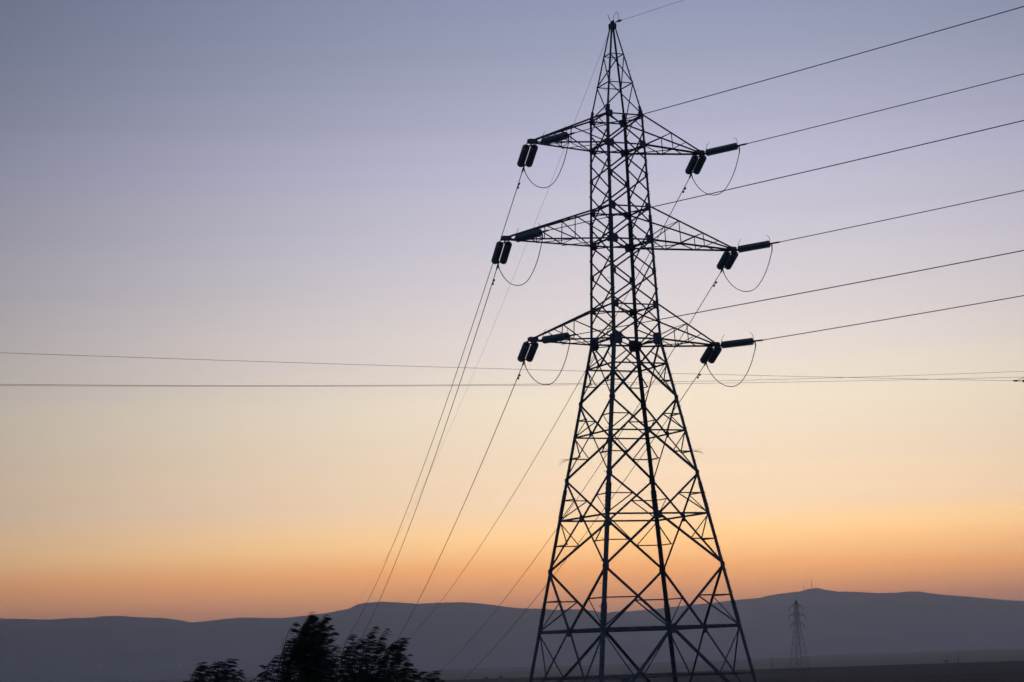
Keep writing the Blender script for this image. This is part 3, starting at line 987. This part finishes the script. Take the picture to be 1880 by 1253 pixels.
# ------------------------------------------------------------------ trees
def leaf_shape(L=1.0, w=.36):
    rows = [(0, .03, 0), (.22, .30, .05), (.5, .36, .075), (.76, .22, .04), (1.0, .0, -.06)]
    vs, fs = [], []
    for t, ww, z in rows[:-1]:
        vs += [(t, -ww * w, z - ww * .12), (t, 0, z), (t, ww * w, z - ww * .12)]
    vs.append((1.0, 0, rows[-1][2]))
    for i in range(3):
        a = i * 3
        fs += [(a, a + 1, a + 4, a + 3), (a + 1, a + 2, a + 5, a + 4)]
    fs += [(9, 10, 12), (10, 11, 12)]
    return [V(v) for v in vs], fs
LV, LF = leaf_shape(1.0, .46)
LEAF_ME = bpy.data.meshes.new('leaf')
LEAF_ME.from_pydata([tuple(v) for v in LV], [], LF)
LEAF_ME.materials.append(M_LEAF)
def leaf_matrix(p, d, upv, L):
    d = d.normalized()
    y = upv.cross(d)
    if y.length < .01: y = V((0, 1, 0))
    y.normalize()
    z = d.cross(y)
    m = Matrix((d, y, z)).transposed().to_4x4()
    return Matrix.Translation(p) @ m @ Matrix.Scale(L, 4)
WIND = V((1.0, .18, -.05)).normalized()
def make_tree(name, trunk_px, dist, label, shoots, fill, leafL, seed):
    """shoots: (pixel x, pixel y of the tip, length in m, lean) ; fill: number of inner shoots per box (x0,x1,y0,y1,n)"""
    rnd = random.Random(seed)
    tb = at(trunk_px, 1216, dist)
    gz = ground_z(tb.x, tb.y)
    root = empty('tree', V((tb.x, tb.y, gz)))
    tag(root, label, 'tree', 'wind-blown trees at the bottom edge')
    O = V((tb.x, tb.y, gz))
    crown = Soup()
    wood = Soup()
    near_leaves = []
    tips = []
    for px, py, L in shoots:
        dz = dist + rnd.uniform(-.45, .45)
        tips.append((at(px, py, dz) - O, L, True))
        for _ in range(1):
            tips.append((at(px + rnd.uniform(-10, 8), py + rnd.uniform(14, 36), dz + rnd.uniform(-.15, .15)) - O, L * .8, True))
    for x0, x1, y0, y1, n in fill:
        for _ in range(n):
            tips.append((at(rnd.uniform(x0, x1), rnd.uniform(y0, y1), dist + rnd.uniform(-.75, .75)) - O, rnd.uniform(.25, .5), False))
    hgt = max(t[0].z for t in tips)
    # trunk and limbs
    fork = V((rnd.uniform(-.05, .05), 0, hgt * .34))
    vs, fs = tube_verts([V((0, 0, -.15)), V((.03, .02, hgt * .12)), fork * .6 + V((.02, 0, 0)), fork], [.085, .07, .06, .055], 9)
    trunk = py_mesh('trunk', vs, fs, M_BARK, root, True)
    limbs = []
    for k in range(9):
        tgt = tips[int(k * len(tips) / 9)][0]
        end = fork.lerp(tgt, .78) + V((rnd.uniform(-.06, .06), rnd.uniform(-.15, .15), -.05))
        m1 = fork.lerp(end, .5) + V((rnd.uniform(-.08, .03), rnd.uniform(-.1, .1), .06))
        pth = catmull([fork - V((0, 0, .05)), m1, end], 6)
        wood.add(*tube_verts(pth, [.034 * (1 - .75 * j / (len(pth) - 1)) + .004 for j in range(len(pth))], 6))
        limbs += pth[4:]
    nsep = 0
    for tip, L, main in tips:
        start = tip - V((L * (rnd.uniform(.24, .5) if main else rnd.uniform(.0, .25)), rnd.uniform(-.08, .08), L * .86))
        base = min(limbs, key=lambda q_: (q_ - start).length)
        wood.add(*tube_verts([base, base.lerp(start, .5) + V((0, 0, .02)), start], [.008, .007, .006], 4))
        pth = catmull([start, start.lerp(tip, .38) + V((-.05 * L, 0, .05 * L)), start.lerp(tip, .75) + V((-.05 * L, 0, .05 * L)), tip], 5)
        wood.add(*tube_verts(pth, [.0055 * (1 - .8 * j / (len(pth) - 1)) + .0008 for j in range(len(pth))], 4))
        Ls = sum((b - a).length for a, b in zip(pth, pth[1:]))
        nl = int(Ls / (.025 if main else .021))
        for j in range(nl):
            f = (j + rnd.uniform(0, .8)) / nl
            f = .12 + .88 * f
            x = f * (len(pth) - 1)
            i0 = min(len(pth) - 2, int(x))
            p = pth[i0].lerp(pth[i0 + 1], x - i0)
            ax = (pth[i0 + 1] - pth[i0]).normalized()
            sg = 1 if j % 2 else -1
            side = V((0, sg * .8, 0)) + V((.25 * sg, 0, 0))
            d = WIND * rnd.uniform(.75, 1.25) + side * rnd.uniform(.0, .4 if main else .6) + ax * rnd.uniform(-.05, .35) + V((0, 0, rnd.uniform(-.5, .06)))
            if rnd.random() < (.05 if main else .15): d = V((-.7, rnd.uniform(-.6, .6), rnd.uniform(-.5, .3)))
            upv = V((rnd.gauss(0, .3), rnd.gauss(-.2, .5), 1))
            ln = leafL * rnd.uniform(.6, 1.1) * (1 - .35 * max(0, f - .7) / .3)
            M = leaf_matrix(p, d, upv, ln)
            if main and f > .55 and nsep < 290 and rnd.random() < .4:
                near_leaves.append(M); nsep += 1
            else:
                crown.add([M @ v for v in LV], LF)
    wood.build('limbs', M_BARK, root, True)
    cr = crown.build('crown', M_LEAF, root)
    tag(cr, kind='stuff')
    for M in near_leaves:
        o = link_data('leaf', LEAF_ME, None, root)
        o.matrix_local = M
    return root
TD = 25.0
make_tree('tree', 560, TD, 'tallest tree, dark and wind-blown, its twin tips rising above the ridge',
          [(572, 1123, .7), (598, 1128, .65), (541, 1143, .4), (585, 1150, .5), (612, 1160, .35), (604, 1150, .45), (550, 1158, .5), (560, 1152, .5), (533, 1172, .45),
           (507, 1203, .3), (500, 1212, .35), (515, 1206, .3), (524, 1212, .3), (590, 1165, .5), (603, 1175, .45), (612, 1190, .4), (608, 1182, .3), (570, 1150, .5), (580, 1140, .6),
           (545, 1180, .45), (538, 1190, .45), (598, 1195, .45), (618, 1198, .3), (575, 1135, .5), (592, 1139, .5), (528, 1185, .4), (565, 1140, .5), (573, 1128, .4), (570, 1132, .45), (576, 1131, .45), (600, 1133, .4), (597, 1136, .45), (568, 1136, .5)],
          [(552, 598, 1184, 1250, 14), (508, 540, 1226, 1262, 6), (550, 612, 1212, 1275, 20), (505, 620, 1250, 1300, 26), (535, 612, 1232, 1262, 16)], .122, 3)
make_tree('tree', 665, TD + .8, 'broad bushy tree leaning right in front of the cables, drooping branch at its right end',
          [(646, 1164, .35), (673, 1165, .3), (688, 1150, .55), (709, 1154, .5), (684, 1160, .5), (697, 1170, .45), (660, 1172, .4), (648, 1178, .4), (664, 1176, .45),
           (743, 1173, .55), (735, 1172, .5), (728, 1176, .5), (722, 1180, .5), (738, 1180, .4), (737, 1203, .3), (748, 1216, .4), (740, 1218, .4), (752, 1219, .35), (775, 1232, .4), (788, 1235, .4),
           (803, 1232, .4), (796, 1232, .35), (760, 1226, .4), (712, 1188, .5), (700, 1185, .5), (640, 1188, .45), (632, 1195, .45), (620, 1205, .4), (765, 1238, .4), (780, 1242, .4), (725, 1210, .4)],
          [(642, 712, 1200, 1250, 20), (624, 735, 1226, 1270, 26), (700, 780, 1252, 1290, 16), (612, 720, 1252, 1310, 30), (628, 725, 1236, 1262, 20)], .122, 5)
make_tree('tree', 385, TD - .6, 'lowest tree crown, poking in at the bottom edge left of the other trees',
          [(372, 1215, .3), (364, 1224, .3), (396, 1214, .35), (402, 1215, .3), (420, 1208, .45), (428, 1211, .45), (415, 1222, .4), (438, 1232, .35), (441, 1233, .3), (385, 1224, .35), (358, 1236, .3), (408, 1220, .35), (425, 1225, .35), (377, 1222, .3),
           (447, 1250, .25), (474, 1241, .25), (478, 1246, .25)],
          [(366, 412, 1240, 1275, 16), (362, 432, 1254, 1300, 22), (395, 425, 1238, 1262, 5), (445, 478, 1260, 1290, 4)], .122, 9)

# low scrub along the far edge of the upland
rnd = random.Random(21)
for px, blab in ((893, 'tiny far bush left of the big tower, on the edge of the plain'), (919, 'tiny far bush nearest the left leg of the big tower'), (1739, 'tiny far bush beside the slender pole on the right')):
    d = 1245 + rnd.uniform(-25, 5)
    b = at(px, 1240, d)
    z = ground_z(b.x, b.y)
    root = empty('far_bush', V((b.x, b.y, z)))
    tag(root, blab, 'bush', 'bushes along the edge of the plain')
    s_ = Soup()
    h = rnd.uniform(1.0, 1.7)
    for k in range(90):
        dv = V((rnd.gauss(0, 1), rnd.gauss(0, 1), rnd.gauss(0, .8)))
        dv = dv.normalized() * (rnd.random() ** .4)
        p = V((dv.x * h * .8, dv.y * h * .8, h * .62 + dv.z * h * .5))
        M = leaf_matrix(p, V((rnd.gauss(0, 1), rnd.gauss(0, 1), rnd.gauss(0, 1))), V((0, .3, 1)), rnd.uniform(.35, .7))
        s_.add([M @ v for v in LV], LF)
    tag(s_.build('crown', M_LEAF, root), kind='stuff')
    tube('trunk', [V((0, 0, -.2)), V((.05, 0, h * .6))], [.12, .05], M_BARK, root, 6)

# ------------------------------------------------------------------ village lamps at the foot of the left range
def lampmat(name, col, st):
    m = bpy.data.materials.new(name)
    m.use_nodes = True
    p = m.node_tree.nodes['Principled BSDF']
    p.inputs['Base Color'].default_value = (*col, 1)
    p.inputs['Emission Color'].default_value = (*col, 1)
    p.inputs['Emission Strength'].default_value = st
    return m
for k, (px, py, st, lab) in enumerate(((131, 1205, 5, 'highest and leftmost lamp on the left mountainside'), (185, 1221.5, 4, 'dim leftmost lamp of the low row'), (200.5, 1223.5, 10, 'lone lamp just right of the leftmost dim lamp'),
                                       (245, 1218, 5, 'faint lamp raised above the low row'), (258.5, 1222.5, 6, 'lamp below and right of the raised faint lamp'), (293.5, 1223, 14, 'lower lamp of the close bright pair'),
                                       (298.5, 1220.8, 36, 'upper and whiter lamp of the close bright pair'), (310.5, 1222.5, 7, 'dim lamp between the bright pair and the last lamp'), (332, 1222.8, 40, 'bright warm lamp, last on the right nearest the small tree'))):
    th, el = bearing(px, py)
    r0, r1 = RANGES['w'][1:3]
    best = None
    for j in range(400):
        r = r0 + (r1 - r0) * .6 * j / 400
        z = max(range_z('w', th, r), ground_z(r * math.sin(rad(th)), r * math.cos(rad(th))))
        if math.degrees(math.atan2(z + 8.5, r)) >= el:
            best = (r, z)
            break
    r, z = best or (r0, -40)
    root = empty('street_lamp', V((r * math.sin(rad(th)), r * math.cos(rad(th)), z)))
    tag(root, lab, 'street lamp', 'village lamps at the foot of the mountains')
    tube('post', [V((0, 0, -.5)), V((0, 0, 8.4)), V((0, -.8, 9.0))], [.12, .08, .06], M_STEEL, root, 6)
    col = (1.0, .62, .36) if k in (4, 8) else (1.0, .9, .75)
    tube('lamp_head', [V((0, -.7, 9.05)), V((0, -.8, 8.95)), V((0, -1.3, 8.85)), V((0, -1.5, 8.85))], [.2, .6, .7, .3], lampmat('lamp_glow', col, 6.0 * (st / 14.0) ** .35), root, 8)

# ------------------------------------------------------------------ the evening haze
hz = bpy.data.materials.new('evening_haze')
hz.use_nodes = True
nt = hz.node_tree
nt.nodes.clear()
vo = nt.nodes.new('ShaderNodeVolumePrincipled')
vo.inputs['Color'].default_value = (0.78, 0.86, 1.0, 1)
vo.inputs['Density'].default_value = 8.8e-5
vo.inputs['Anisotropy'].default_value = 0.7
mo = nt.nodes.new('ShaderNodeOutputMaterial')
nt.links.new(vo.outputs[0], mo.inputs['Volume'])
vs, fs = box_geo((0, 0, 0), (1, 0, 0), (0, 1, 0), (0, 0, 1), 1, 1, 1)
XR, Z0, Z1 = 25500.0, -62.0, 440.0
vs = [V((v.x * 2 * XR, v.y * 2 * XR, Z0 if v.z < 0 else Z1)) for v in vs]
ho = py_mesh('haze', vs, fs, None)
ho.data.materials.append(hz)
tag(ho, kind='stuff')
